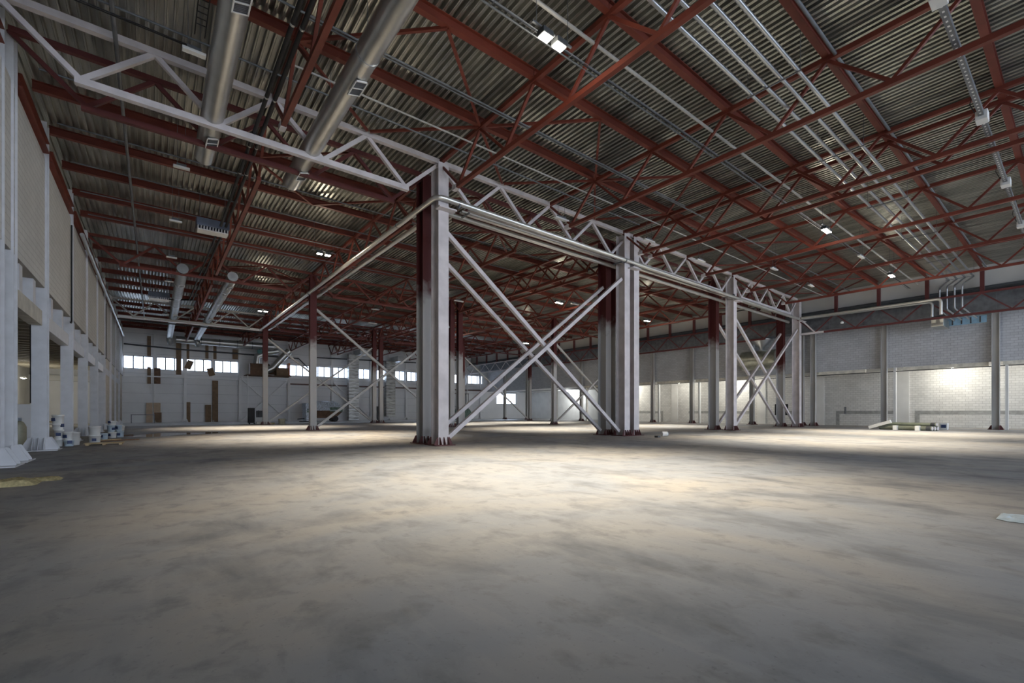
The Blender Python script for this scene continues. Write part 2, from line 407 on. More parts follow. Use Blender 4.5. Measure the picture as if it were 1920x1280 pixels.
# right wall columns
rwc = make_column('wall_column', .36, .42, 9.9, GREYP, PLATE, 'grey right wall column, nearest to the camera', (49.35, 4.3, 0), gus=.3, px=.2)
for k, y in enumerate(jy[1:]):
    lab = {16.25: 'grey right wall column, near one of the close pair', 17.25: 'grey right wall column, far one of the close pair'}.get(y)
    if not lab:
        lab = 'grey right wall column, beside the pile of olive pipes' if k == 0 else 'grey right wall column, %s one beyond the close pair' % ORD[k-3]
    clone(rwc, (49.35, y, 0), lab)
# back wall posts
bp = make_column('wall_post', .22, .3, 11.3, WPAINT, WPAINT, 'slim white post on the back wall, first from the left corner', (0, 70.62, 0), gus=.25, px=.12)
bc = make_column('wall_column', .3, .3, 11.3, WPAINT, WPAINT, 'white back wall column, first stout one from the left corner', (3, 70.55, 0), gus=.4, px=.2)
nb = 0; ns = 0
for k in range(2, 17):
    x = 3*k-0
    if x > 49: break
    if k % 2 == 1: nb += 1; clone(bc, (x, 70.55, 0), 'white back wall column, %s stout one from the left corner' % ORD[nb])
    else: ns += 1; clone(bp, (x, 70.62, 0), 'slim white post on the back wall, %s from the left corner' % ORD[ns])

# ------------------------------------------------------------------ trusses
def make_truss(name, axis, L, nodes_top, nodes_bot, m, label, loc, cw_=.15, dw=.1, group=None, zt=ZT, zb=ZB, mend=None, top=True):
    t = thing(name, loc, label, 'truss', group)
    def P(s, z): return (s, 0, z) if axis == 'x' else (0, s, z)
    up = (0, 0, 1)
    if top: MB().beam(P(0, zt), P(L, zt), cw_, cw_, up).build('top_chord', m, t)
    e = .12
    MB().beam(P(nodes_bot[0]-e, zb), P(nodes_bot[-1]+e, zb), cw_, cw_, up).build('bottom_chord', m, t)
    cache = {}
    for b in nodes_bot:
        for n in nodes_top:
            if 0 < abs(n-b) <= 1.9:
                key = (round(n-b, 2))
                if key not in cache:
                    p, q = Vector(P(0, zb+.04)), Vector(P(n-b, zt-.04))
                    cache[key] = MB().beam(p, q, dw, dw, (0, 1, 0) if axis == 'x' else (1, 0, 0)).build('diagonal', m, t)
                    o = cache[key]
                else: o = inst(cache[key], 'diagonal', t)
                o.location = P(b, 0)
    return t
nt = [1.5*k for k in range(0, 9, 2)]; nbm = [1.5*k for k in range(1, 9, 2)]
BAYN = ['left wall to the nearest columns', 'nearest columns to the four-column cluster', 'four-column cluster to the next columns', 'last columns to the right wall']
rows = [(CW, WHT, 'white lattice truss spanning from %s', 'white trusses'),
        (CR, REDD, 'dark red lattice truss behind the white one, from %s', 'red trusses behind the white ones'),
        (RD, RED, 'red lattice truss on the third column row, %s', 'red trusses of the third row'),
        (RE, REDD, 'far lattice truss on the fourth column row, %s', 'trusses of the fourth row')]
for y, m, lab, g in rows:
    big = y == CW
    base = None
    for i in range(4):
        mm = GREYP if (y == RE and i == 0) else m
        loc = (XB[i], y, 0)
        if base is None or mm is not m:
            tt = make_truss('lattice_truss', 'x', 12, nt, nbm, mm, lab % BAYN[i], loc, .18 if big else .15, .13 if big else .11, g)
            if mm is m: base = tt
        else: clone(base, loc, lab % BAYN[i])
# trusses along the hall
LINES = [3.0, 9.0, 15.0, 20.55, 21.45, 27.0, 33.0, 39.0]
LN = ['first', 'second', 'third', 'near one of the paired', 'far one of the paired', 'sixth', 'seventh', 'eighth']
spans = [(-1.16, CW), (CR, RD), (RD, RE), (RE, RF)]
for si, (y0, y1) in enumerate(spans):
    L = y1-y0; st = L/6
    tops = [st*k for k in range(7)]; bots = [st*(k+.5) for k in range(6)]
    base = None
    for li, x in enumerate(LINES):
        if li in (3, 4): lab = 'red roof truss running lengthwise, %s line, %s span from camera' % (LN[li], SPAN[si])
        else: lab = 'red roof truss running lengthwise, %s from left wall, %s span from camera' % (LN[li], SPAN[si])
        if base is None: base = make_truss('roof_truss', 'y', L, tops, bots, RED, lab, (x, y0, 0), .14, .085)
        else: clone(base, (x, y0, 0), lab)
        if si == 0 and li == 0: MB().beam((0, bots[-1]+.08, ZB), (0, bots[-1]+.36, ZB), .17, .17).build('painted_end', WHT, base)
# low edge truss by the right wall with posts to the roof
for si, (y0, y1) in enumerate(spans):
    L = y1-y0; st = L/6
    m = WHT if si == 3 else REDD
    ta = make_truss('edge_truss', 'y', L, [st*k for k in range(7)], [st*(k+.5) for k in range(6)], m,
                    '%s low edge truss beside the right wall, %s span from camera' % ('white' if si == 3 else 'dark red', SPAN[si]), (45, y0, 0), .14, .085, None, 9.6, 8.18)
    if si == 0:
        MB().beam((0, L-.32, 8.18), (0, L-2.1, 8.18), .16, .16).build('painted_end', WHT, ta)
        MB().beam((0, L-1.44, 8.2), (0, L-.35, 9.5), .1).build('painted_end', WHT, ta)
    for k in range(1, 6): MB().beam((.35, st*k, 9.6), (.35, st*k, 11.4), .22, .22).build('roof_post', REDD, ta)
# purlins
pb = {}
for i in range(4):
    for si, (y0, y1) in enumerate(spans):
        L = y1-y0; st = L/6
        for k in range(1, 6):
            if si and k == 0 and si != 1: pass
            y = y0+st*k
            lab = 'red roof purlin, %s row of the %s span from camera, %s bay from left' % (ORD[k if not si else k], SPAN[si], ORD[i])
            x0 = XB[i]; 
            if 'p' not in pb:
                o = MB().ibeam((0, 0, .105), (11.98, 0, .105), .17, .29).build('roof_purlin', RED, None, (x0, y, ZP)); pb['p'] = o
            else:
                o = pb['p'].copy(); COL.objects.link(o); o.location = (x0, y, ZP)
            tag(o, lab, 'purlin')
# purlin beside the white row and at the back
for i in range(4):
    for yy, nm_ in ((RF-.3, 'against the back wall'),):
        o = pb['p'].copy(); COL.objects.link(o); o.location = (XB[i], yy, ZP); tag(o, 'red roof purlin %s, %s bay from left' % (nm_, ORD[i]), 'purlin')
# left eaves beams between column heads
for k, (a, b) in enumerate(((10, 16.2), (18.05, 22.2), (22.8, 28.3), (28.9, 34.1), (34.7, 39.9), (40.5, 45.7), (46.3, 51.7), (52.3, 57.7), (58.3, 63.7), (64.3, 70.4))):
    tag(MB().ibeam((-2.95, a, 10.4), (-2.95, b, 10.4), .2, .36).build('eaves_beam', RED), 'red beam on top of the left wall, %s bay counted from the camera' % ORD[k], 'beam')
# horizontal roof bracing rods (thin angles just under the purlins)
br = []
for si, (y0, y1) in enumerate(spans[:3]):
    st = (y1-y0)/6
    for i, x in enumerate((3, 9, 15, 27, 33, 39)):
        if si == 0: rows_ = (4, 5)
        else: rows_ = (1,)
        br.append((x, y0+st*5 if si == 0 else y0+st, st, si, i))
for (x, y, st, si, i) in br:
    nm_ = 'just right of the %s truss line, %s span' % (dict(zip((3, 9, 15, 27, 33, 39), ('first', 'second', 'third', 'sixth', 'seventh', 'eighth')))[x], SPAN[si])
    t = thing('roof_bracing', (x, y, ZP-.05), 'thin red roof bracing angles, ' + nm_, 'brace')
    sg = -1 if si == 0 else 1
    for p, q in (((0, 0, 0), (3, -sg*-1*st, 0)), ((3, sg*st, 0), (5.4 if i == 2 else 6, 0, 0)), ((0, 0, 0), (2.95, -sg*st*.92, 0)), ((3.05, -sg*st*.92, 0), (5.4 if i == 2 else 6, 0, 0))):
        MB().beam(p, q, .08, .08).build('brace_angle', RED, t)

# ------------------------------------------------------------------ vertical cross braces
def xbrace(x0, x1, y, z0, z1, m, label, w=.13, off=0, half=None):
    t = thing('cross_brace', ((x0+x1)/2, y, z0), label, 'brace')
    hx = (x1-x0)/2; H = z1-z0
    if half != 'down': MB().beam((-hx, -w*.5, 0), (hx, -w*.5, H), w, w, (0, 1, 0)).build('diagonal', m, t)
    if half != 'up': MB().beam((-hx, w*.55, H), (hx, w*.55, 0), w, w, (0, 1, 0)).build('diagonal', m, t)
    return t
BR = mat('brace_grey_paint', (.50, .49, .48), .6, var=.08)
xbrace(9.26, 20.32, CW, .25, 8.7, WHT, 'large white cross brace between nearest column and four-column cluster, front plane', .17)
xbrace(9.26, 20.32, CR, .25, 8.5, WHT, 'large white cross brace between nearest column and four-column cluster, rear plane', .16)
xbrace(33.26, 44.74, CW, .25, 8.6, WHT, 'white cross brace beside the right wall pipe corner, front plane', .17)
xbrace(33.26, 44.74, CR, .25, 8.4, WHT, 'white cross brace beside the right wall pipe corner, rear plane', .16)
xbrace(9.26, 20.3, RD, .25, 8.8, BR, 'grey cross brace on the third column row, left of the pair', .16)
xbrace(33.26, 44.74, RD, .25, 8.6, BR, 'pale cross brace on the third column row, near the right wall', .16)
xbrace(9.26, 20.3, RE, .25, 8.9, BR, 'grey cross brace on the fourth column row before the windows', .16)
xbrace(33.26, 44.74, RE, .25, 8.8, BR, 'far grey cross brace on the fourth column row, right part', .16)
xbrace(9.2, 14.8, 70.3, .2, 5.7, WPAINT, 'white lower cross brace on the back wall behind the lone columns', .14)
t = thing('cross_brace', (12, 70.2, 5.9), 'white inverted V brace on the back wall under the air plant', 'brace')
MB().beam((-2.9, 0, 0), (-.4, 0, 2.2), .2).build('diagonal', WPAINT, t); MB().beam((2.9, 0, 0), (.4, 0, 2.2), .2).build('diagonal', WPAINT, t)
MB().beam((-2.9, 0, -.15), (2.9, 0, -.15), .14).build('strut', WPAINT, t)
t = thing('cross_brace', (12, 70.2, 9.6), 'white upper V brace on the back wall above the window strip', 'brace')
MB().beam((-2.9, 0, 0), (-.7, 0, 1.9), .14).build('diagonal', WPAINT, t); MB().beam((2.9, 0, 0), (.7, 0, 1.9), .14).build('diagonal', WPAINT, t)
xbrace(21.2, 27, 70.3, .2, 5.7, WPAINT, 'white lower cross brace on the back wall behind the far column pair', .14)

# ------------------------------------------------------------------ insulated pipes
def arc(p, q, r, n=6):
    """points of a rounded polyline p[0], corner q, p[1]"""
    a, c, b = Vector(p[0]), Vector(q), Vector(p[1])
    u, v = (a-c).normalized(), (b-c).normalized()
    s, e = c+u*r, c+v*r
    return [s*(1-t)**2 + c*2*t*(1-t) + e*t*t for t in [k/n for k in range(n+1)]]
def pipe_thing(name, paths, r, m, label, cat='pipe', bands=None, bm=None, n=12, group=None):
    t = thing(name, paths[0], label, cat, group); o = Vector(paths[0])
    MB().tube([Vector(p)-o for p in paths], r, n).build('pipe_run', m, t)
    for b in bands or []:
        c, d = Vector(b[0])-o, Vector(b[1]).normalized()
        MB().tube([c-d*.03, c+d*.03], r*1.12, n).build('clamp', bm or MIDG, t)
    return t
zP = 9.72
pts = [(8.62, 53.2, 9.82)] + arc([(8.62, 40, 9.72), (20, 15.66, 9.7)], (8.62, 15.66, zP), .35) + [(44.3, 15.66, 9.42)]
pipe_thing('insulated_pipe', pts, .105, FOIL, 'front silver insulated pipe turning the corner at the nearest white column', bands=[((8.62, y, 9.74), (0, 1, 0)) for y in (19.3, 24.5, 34.2)]+[((x, 15.66, 9.6), (1, 0, 0)) for x in (9.6, 20.2, 32.4)])
pipe_thing('insulated_pipe', [(9.45, 53.2, 9.95), (9.45, 17.9, 9.82)], .105, FOIL, 'rear silver insulated pipe running from nearest column to the far column')
pipe_thing('insulated_pipe', [(9.3, 16.78, 9.72), (45.0, 16.78, 9.42)], .105, FOIL, 'lower silver insulated pipe between the white and red column rows')
t = thing('cable_tray', (9.9, 15.98, 9.5), 'pale cable tray hung between the silver pipes and the white truss', 'tray')
MB().box((0, -.1, 0), (34.5, .1, .02)).box((0, -.1, 0), (34.5, -.085, .09)).box((0, .085, 0), (34.5, .1, .09)).build('tray', FOIL, t)
for x in (0.2, 10, 22, 33): MB().box((x, -.3, -.05), (x+.06, .3, 0)).build('bracket', MIDG, t)
for x, y in ((9, CW-.3), (21, CW-.3), (33, CW-.3), (45, CW-.3)):
    tag(MB().box((x-.35, 15.5, 9.28), (x+.42, 15.86, 9.34)).build('pipe_bracket', WHT), 'white steel bracket under the silver pipes at the %s white column' % {9: 'nearest', 21: 'second', 33: 'third', 45: 'last'}[x], 'bracket', None)
# pipe along the right edge truss that drops at the conduits
pts = [(44.6, 15.6, 9.55)] + arc([(44.6, 14, 9.5), (44.6, 6.6, 9.0)], (44.6, 6.6, 9.5), .3) + [(44.6, 6.6, 8.35)]
pipe_thing('insulated_pipe', pts, .1, FOIL, 'silver pipe along the right edge truss, bending down at its end')
pts = [(44.85, 15.6, 9.5)] + arc([(44.85, 14, 9.4), (44.85, 7.1, 9.0)], (44.85, 7.12, 9.4), .25) + [(44.85, 7.12, 8.3)]
pipe_thing('insulated_pipe', pts, .09, CHROME, 'second silver pipe of the right edge pair, dropping before the first')
# four bright conduits
for k, y in enumerate((4.83, 5.23, 5.63, 6.03)):
    xe = 45.6
    pts = [(5.2, y, 10.5), (43.5, y, 10.5)] + arc([(43.5, y, 10.5), (xe, y+.8, 9)], (xe, y+.8, 10.5), .3) + arc([(xe, y+.8, 10), (xe+2.2, y+.2, 8.0)], (xe, y+.8, 8.85), .12) + [(xe+1.7, y+.25, 8.2)]
    pipe_thing('conduit', pts, .054, CHROME, 'bright zinc conduit under the roof, %s of four counted from the camera' % ORD[k], 'conduit', group='four parallel conduits')
for k, x in enumerate((8, 13.5, 19, 25, 31, 37, 43)):
    t = thing('conduit_hanger', (x, 5.43, 10.4), 'thin steel hanger carrying the four conduits, %s from the left' % ORD[k], 'hanger', 'conduit hangers')
    MB().box((-.02, -.7, 0), (.02, .7, .03)).build('crossbar', MIDG, t)
    for s in (-.68, .68): MB().tube([(0, s, .02), (0, s, 1.28)], .008, 6).build('rod', MIDG, t)
# black pipes under the first lengthwise truss
for k, x in enumerate((2.42, 2.62)):
    pipe_thing('black_pipe', [(x, -1, 10.0), (x, 25.0, 10.0)], .055, BLACK, 'black rubber covered pipe under the first roof truss, %s one' % ('left', 'right')[k], bands=[((x, y, 10), (0, 1, 0)) for y in (4, 7.5, 11, 14, 16.9, 19)], bm=DUCT)
for k, x in enumerate((.2, .4)):
    pipe_thing('black_pipe', [(x+2.2, 27, 10.1), (x+1.9, 43, 10.0), (x+.6, 43.6, 9.95)], .05, BLACK, 'far black pipe feeding the second heater, %s one' % ('left', 'right')[k])
# grey sprinkler pipes along and across
pipe_thing('sprinkler_pipe', [(-.8, 6, 11.1), (-.85, 62, 11.1)], .05, MIDG, 'grey sprinkler main running down the left bay under the roof')
for k, (y, z) in enumerate(((9.0, 11.2), (12.0, 11.2), (14.6, 11.15), (18.5, 11.1), (21.6, 11.1), (24.6, 11.1), (27.6, 11.1), (30.6, 11.1))):
    o = MB().tube([(-2.6, y, z), (20, y, z)], .028, 8).build('sprinkler_branch', MIDG)
    tag(o, 'thin grey sprinkler branch across the left bays, %s from the camera' % ORD[k], 'pipe', 'sprinkler branches')
for k, (y, z, x0, x1) in enumerate(((14.0, 11.2, 3, 45), (12.1, 11.2, 3, 45), (7.95, 10.9, 3, 45), (8.9, 11.25, 3, 45))):
    o = MB().tube([(x0, y, z), (x1, y, z)], .03 if k != 2 else .045, 8).build('wall_to_wall_pipe', MIDG if k % 2 else GREYP)
    tag(o, 'thin pipe crossing under the roof, %s behind the front lamps' % ORD[k] if k != 2 else 'grey pipe crossing under the roof right beside the front lamps', 'pipe')
o = MB().tube([(9, 4.38, 11.33), (45, 4.38, 11.33)], .045, 8).build('long_pipe', MIDG); tag(o, 'grey pipe running beside the roof purlin nearest the four conduits', 'pipe')
o = MB().tube([(22.3, -1, 10.6), (22.3, 14, 10.6), (21.9, 40, 10.6)], .07, 10).build('black_main', DARKG); tag(o, 'dark main pipe running lengthwise beside the paired roof trusses', 'pipe')

# ------------------------------------------------------------------ spiral ducts
DULL = mat('dull_duct', (.36, .37, .37), .42, .7, var=.1)
def spiral(x, y0, y1, z, r, label, grilles, dm=None):
    t = thing('spiral_duct', (x, y0, z), label, 'duct')
    n = int((y1-y0)/.09); pts = [(0, (y1-y0)*k/n, 0) for k in range(n+1)]
    MB().tube(pts, [r*(1+.018*(k % 2)) for k in range(n+1)], 24).build('duct_shell', dm or DUCT, t)
    for y in (4.2, 8.4, 12.0):
        if y0+y < y1-.5: MB().tube([(0, y-.05, 0), (0, y+.05, 0)], r*1.06, 24).build('joint_band', CHROME, t)
    for q in range(1, int((y1-y0)/3)):
        MB().tube([(0, 3*q, r), (0, 3*q, 11.66-z)], .008, 6).build('hanger_rod', MIDG, t)
    for gy, a in grilles:
        q = Matrix.Rotation(a, 4, 'Y')
        g = MB(); hw, hl = .17, .32
        for (a0, b0) in (((-hw, -hl, 0), (-hw+.03, hl, .04)), ((hw-.03, -hl, 0), (hw, hl, .04)), ((-hw, -hl, 0), (hw, -hl+.03, .04)), ((-hw, hl-.03, 0), (hw, hl, .04)), ((-hw, -.015, 0), (hw, .015, .04))): g.box(a0, b0)
        o = g.build('grille_frame', LAMPW, t); o.rotation_euler = (math.pi, a, 0)
        nrm = Vector((0, 0, -1)); nrm.rotate(Matrix.Rotation(a, 3, 'Y').inverted())
        o.matrix_basis = Matrix.Translation(Vector((0, gy-y0, 0))) @ Matrix.Rotation(a, 4, 'Y') @ Matrix.Translation((0, 0, -r-.05))
        s = MB()
        for k in range(14):
            yy = -hl+.05+k*.045; s.box((-hw+.03, yy, .01), (hw-.03, yy+.012, .03))
        s.box((-hw+.03, -hl+.03, .032), (hw-.03, hl-.03, .036))
        p = s.build('grille_slats', MIDG, o)
    return t
A_ = math.radians(-14)
spiral(1.35, -1, 18.9, 10.15, .29, 'long silver spiral duct over the left bay, left one', [(10.9, A_), (17.2, A_), (4, A_)])
spiral(4.12, -1, 19.0, 10.15, .29, 'long silver spiral duct over the left bay, right one', [(7.9, A_), (11.9, A_), (17.6, A_)])
spiral(1.35, 34.5, 57.5, 10.15, .3, 'far silver spiral duct before the back wall, left one', [(38, A_), (50, A_)], DULL)
spiral(4.0, 34.5, 57.5, 10.15, .3, 'far silver spiral duct before the back wall, right one', [(36.5, A_), (50, A_)], DULL)
for k, x in enumerate((1.35, 4.0)):
    pts = [(x, 57.6, 10.15)] + arc([(x, 58, 10.15), (x, 66, 9.2)], (x, 66.6, 10.15), .6) + [(x+.1, 66.6, 9.4)]
    pipe_thing('duct_elbow', pts, .3, DULL, 'shiny elbow bringing the %s far duct down near the back wall' % ('left', 'right')[k], 'duct', n=20)
pipe_thing('header_duct', [(2.0, 67.6, 10.0), (12.5, 67.6, 10.0)], .42, DUCT, 'thick round header duct along the top of the back wall', 'duct', bands=[((x, 67.6, 10.0), (1, 0, 0)) for x in (4.5, 6.4, 8.3, 10)], n=24)
# foil duct along the top of the left wall
pts = [(-2.75, y, 9.85+.03*math.sin(y*1.7)) for y in [30+k for k in range(38)]]
pipe_thing('foil_duct', pts, .09, DUCT, 'bright foil wrapped pipe along the top of the left wall', 'pipe')

# big rectangular duct behind the right edge truss
t = thing('rectangular_duct', (47.0, 8, 8.55), 'large grey rectangular duct behind the right edge truss', 'duct')
MB().box((-.7, -14, 0), (.7, 60, 1.35)).build('duct_shell', mat('dull_zinc', (.17, .18, .195), .5, .5, var=.15), t)
for k in range(30): MB().box((-.74, -14+2.5*k, -.04), (.74, -14+2.5*k+.05, 1.39)).build('flange', MIDG, t)
# cowl and silver drop near the pipe corner
t = thing('duct_cowl', (47.6, 20.2, 6.5), 'silver round duct with funnel hanging between columns on the right wall', 'duct')
MB().tube([(0, -1.5, 0), (0, 1.8, 0)], .95, 24).build('round_duct', mat('yellowish_zinc', (.42, .43, .36), .35, .7), t)
MB().lathe([(.2, .9), (.25, 1.2), (1.0, 1.95), (1.0, 2.0)], 20).build('funnel', CHROME, t)
# sheet metal transitions by the conduits
t = thing('duct_branch', (47.4, 6.9, 7.75), 'tapered sheet metal branch under the right edge duct', 'duct')
MB().box((-1.2, -.2, 0), (1.0, .5, .6)).build('branch_body', GALV, t, bevel=.02)
t = thing('penetration_plate', (48.6, 4.7, 8.0), 'pale blue plate where the conduits pass the block wall', 'plate')
MB().box((0, 0, 0), (.05, 2.3, .55)).build('plate', mat('pale_blue_plate', (.28, .46, .60), .5), t)
for k in range(4): MB().box((-.02, .3+.5*k, .05), (0, .38+.5*k, .5)).build('slot', DARKG, t)

# ribbed vertical ducts at the back wall
def ribbed(x, z0, z1, label, elbow):
    t = thing('ribbed_duct', (x, 69.0, z0), label, 'duct')
    n = int((z1-z0)/.5)
    MB().box((-.75, -.4, 0), (.75, .4, z1-z0)).build('duct_shell', mat('stained_zinc', (.36, .36, .345), .4, .6, var=.3, scale=2, stretch=(.6, .6, 3)), t)
    r = MB()
    for k in range(n): r.box((-.78, -.43, .5*k+.1), (.78, .43, .5*k+.16))
    r.build('ribs', CHROME, t)
    MB().box((.2, -2.6, z1-z0-.2), (1.2, .4, z1-z0+.6)).build('top_elbow', CHROME, t)
ribbed(at(662, 700, Y=69).x, .05, 10.0, 'ribbed silver duct rising up the back wall, left one', 1)
ribbed(at(731, 700, Y=69).x, .6, 9.4, 'ribbed silver duct rising up the back wall, right one', 1)

# ------------------------------------------------------------------ heaters
def heater(loc, label, s=1.):
    t = thing('unit_heater', loc, label, 'heater', 'unit heaters under the roof')
    MB().box((-.65*s, -.35*s, .18), (.65*s, .35*s, .55)).build('casing', BLUEG, t, bevel=.03)
    g = MB()
    g.box((-.6*s, -.3*s, 0), (.6*s, .3*s, .04))
    for k in range(11): g.box((-.6*s+k*.115*s, -.33*s, .02), (-.57*s+k*.115*s, .33*s, .18))
    g.build('louvre', LAMPW, t)
    for sx in (-.5*s, .5*s): MB().tube([(sx, 0, .5), (sx, 0, 1.92)], .012, 6).build('rod', MIDG, t)
heater((2.15, 25.6, 9.75), 'blue grey unit heater hanging at the end of the black pipes')
heater((.25, 43.6, 9.8), 'smaller looking blue grey unit heater hanging farther down the left bay')

# ------------------------------------------------------------------ lamps
LE = emis('lamp_glass_lit', (1, .90, .74), 60)
def floodlight(x, y, z, label, watts, col=(1, .91, .76), hang=1.71, size=.3, dirs=None):
    t = thing('floodlight', (x, y, z), label, 'lamp', 'lit twin floodlights')
    MB().box((-.62, -.025, .17), (.62, .025, .21)).build('crossbar', MIDG, t)
    for s in (-.5, .5): MB().tube([(s, 0, .2), (s, 0, hang)], .008, 6).build('rod', MIDG, t)
    for s in (-.22, .22):
        MB().box((s-.16, -.12, .02), (s+.16, .12, .16)).build('housing', DARKG, t, bevel=.015)
        MB().box((s-.13, -.1, -.0), (s+.13, .1, .018)).build('glass', LE, t)
    l = bpy.data.lights.new('flood', 'SPOT'); l.energy = watts; l.color = col; l.spot_size = math.radians(88); l.spot_blend = 1.0; l.shadow_soft_size = .16
    o = bpy.data.objects.new('beam_light', l); COL.objects.link(o); o.parent = t; o.location = (0, 0, -.06)
    l = bpy.data.lights.new('spill', 'POINT'); l.energy = watts*.006; l.color = col; l.shadow_soft_size = .2
    o = bpy.data.objects.new('spill_light', l); COL.objects.link(o); o.parent = t; o.location = (0, 0, -.22)
    return t
FW = 12500
k = 0
for yy, row in ((7.75, 'nearest row'), (26.0, 'second row'), (43.9, 'third row')):
    for xx, c in ((7.3, 'left'), (25.2, 'middle'), (36.8, 'right')):
        floodlight(xx, yy, 9.95, 'lit twin floodlight hanging under the roof, %s, %s one' % (row, c), FW, (1, .86, .66) if c == 'left' and yy > 10 else (1, .90, .73))
# behind the camera the hall goes on with the same lamps
for xx in (25.2,): pass
# recess lamps
def recess_lamp(x, y, z, label, w, col=(1, .97, .88)):
    t = thing('bulkhead_lamp', (x, y, z), label, 'lamp', 'lit lamps below the right hand ceiling')
    MB().box((-.16, -.16, .04), (.16, .16, .14)).build('housing', LAMPW, t)
    MB().lathe([(0, -.05), (.09, -.03), (.13, .04)], 14).build('glass', LE, t)
    l = bpy.data.lights.new('recess', 'POINT'); l.energy = w; l.color = col; l.shadow_soft_size = .15
    o = bpy.data.objects.new('lamp_light', l); COL.objects.link(o); o.parent = t; o.location = (0, 0, -.15)
recess_lamp(51.2, 6.9, 4.95, 'lit lamp under the ceiling of the nearest right hand opening', 300)
recess_lamp(51.2, 1.0, 4.95, 'lit lamp at the right frame edge under the low ceiling', 160)
recess_lamp(51.2, 25.0, 4.95, 'lit lamp in the opening behind the slim cross brace', 330)
recess_lamp(51.2, 40.0, 4.95, 'lit lamp in the far right opening beside the red column', 420)
recess_lamp(51.2, 31.5, 4.95, 'lit lamp in the opening right of the four-column cluster', 140)
recess_lamp(57.3, 57.0, 4.95, 'unseen lamp added to light the farthest right opening near the low windows', 650, (.93, .97, 1))  # added lamp with no known source, brightens this far opening
# annex lamp
t = thing('bulkhead_lamp', (-9.7, 62, 4.5), 'lit lamp in the annex seen between the first left columns', 'lamp')
MB().box((-.2, -.2, 0), (.2, .2, .12)).build('housing', LAMPW, t)
MB().lathe([(0, -.06), (.1, -.04), (.15, 0)], 14).build('glass', LE, t)
l = bpy.data.lights.new('annex', 'POINT'); l.energy = 330; l.color = (1, .98, .88); l.shadow_soft_size = .2
o = bpy.data.objects.new('lamp_light', l); COL.objects.link(o); o.parent = t; o.location = (0, 0, -.2)

# unlit fluorescent fittings
def fitting(loc, label, rz=0, hang=1.62, hl=.42):
    t = thing('light_fitting', loc, label, 'lamp', 'unlit light fittings under the roof', rz)
    MB().box((-hl, -.08, 0), (hl, .08, .07)).build('diffuser', LAMPW, t, bevel=.01)
    MB().box((-hl*.6, -.05, .07), (hl*.6, .05, .16)).build('gear_tray', MIDG, t)
    for s in (-hl*.5, hl*.5): MB().tube([(s, 0, .1), (s, 0, hang)], .008, 6).build('rod', MIDG, t)
for k, y in enumerate((13.4, 20.0, 25.8, 32.0, 38.0, 44.5, 51)):
    fitting((.75, y, 10.0), 'unlit white light fitting above the left bay, %s from the camera' % ORD[k], hl=.24)
k = 0
for x, y in sorted(((14.6, 14.9), (20.0, 14.0), (25.0, 14.0), (15.0, 26.0), (19.0, 31.0), (27, 26), (31, 26), (15, 38), (30, 12), (36, 12), (31.5, 8), (17, 44), (28, 38)), key=lambda p: (p[0]*cs-p[1]*sn)/(p[0]*sn+p[1]*cs)):
    fitting((x, y, 10.1), 'unlit white light fitting over the right part of hall, %s from left' % ORD[k]); k += 1

# steel busbar channel with white tap boxes on the right
t = thing('busbar', (8, 1.95, 10.0), 'grey perforated busbar channel with white tap boxes, upper right', 'busbar')
MB().box((0, -.06, 0), (34, .06, .12)).build('channel', MIDG, t)
hb = MB()
for q in range(170): hb.box((.2+.2*q, -.02, -.004), (.26+.2*q, .02, .002))
tag(hb.build('slots', LAMPW, t), kind='stuff')
for x in (4.9, 11.2, 17.4, 23.6, 29.8):
    b = MB().box((x-.2, -.13, -.1), (x+.2, .13, .16)).build('tap_box', LAMPW, t, bevel=.01)
    MB().tube([(x+.1, .1, .1), (x+.35, .3, .7), (x+.2, .15, 1.3)], .012, 6).build('cable', BLACK, t)
o = MB().box((12, .55, 10.3), (40, .7, 10.42)).build('cable_channel', MIDG); tag(o, 'grey cable channel in the top right corner', 'channel')
# cable runs with thin ladders near front lamps
t = thing('cable_ladder', (3, 8.05, 10.25), 'thin wire cable ladder carrying black cable beside the front lamps', 'cable tray')
for s in (-.08, .08): MB().tube([(0, s, 0), (40, s, 0)], .009, 6).build('rail', MIDG, t)
rg = MB()
for q in range(100): rg.beam((.4*q, -.08, 0), (.4*q, .08, 0), .01)
rg.build('rungs', MIDG, t)
MB().tube([(.0, 0, .03), (20, .02, .03), (40, 0, .03)], .018, 6).build('cable', BLACK, t)
t = thing('cable_ladder', (.85, -3, 10.35), 'black cable ladder running lengthwise over the left bay', 'cable tray')
for s in (-.1, .1): MB().tube([(s, 0, 0), (s, 16.2, 0)], .012, 6).build('rail', BLACK, t)
rg = MB()
for q in range(80): rg.beam((-.1, .2*q, 0), (.1, .2*q, 0), .015)
rg.build('rungs', BLACK, t)
for k, dy in enumerate((0, .12)):
    o = MB().tube([at(120, -12+dy*30, Z=10.4), at(352, 84+dy*20, Z=10.4)], .014, 6).build('cable', BLACK); tag(o, 'black cable crossing to the first light fitting, %s one' % ('lower', 'upper')[k], 'cable')

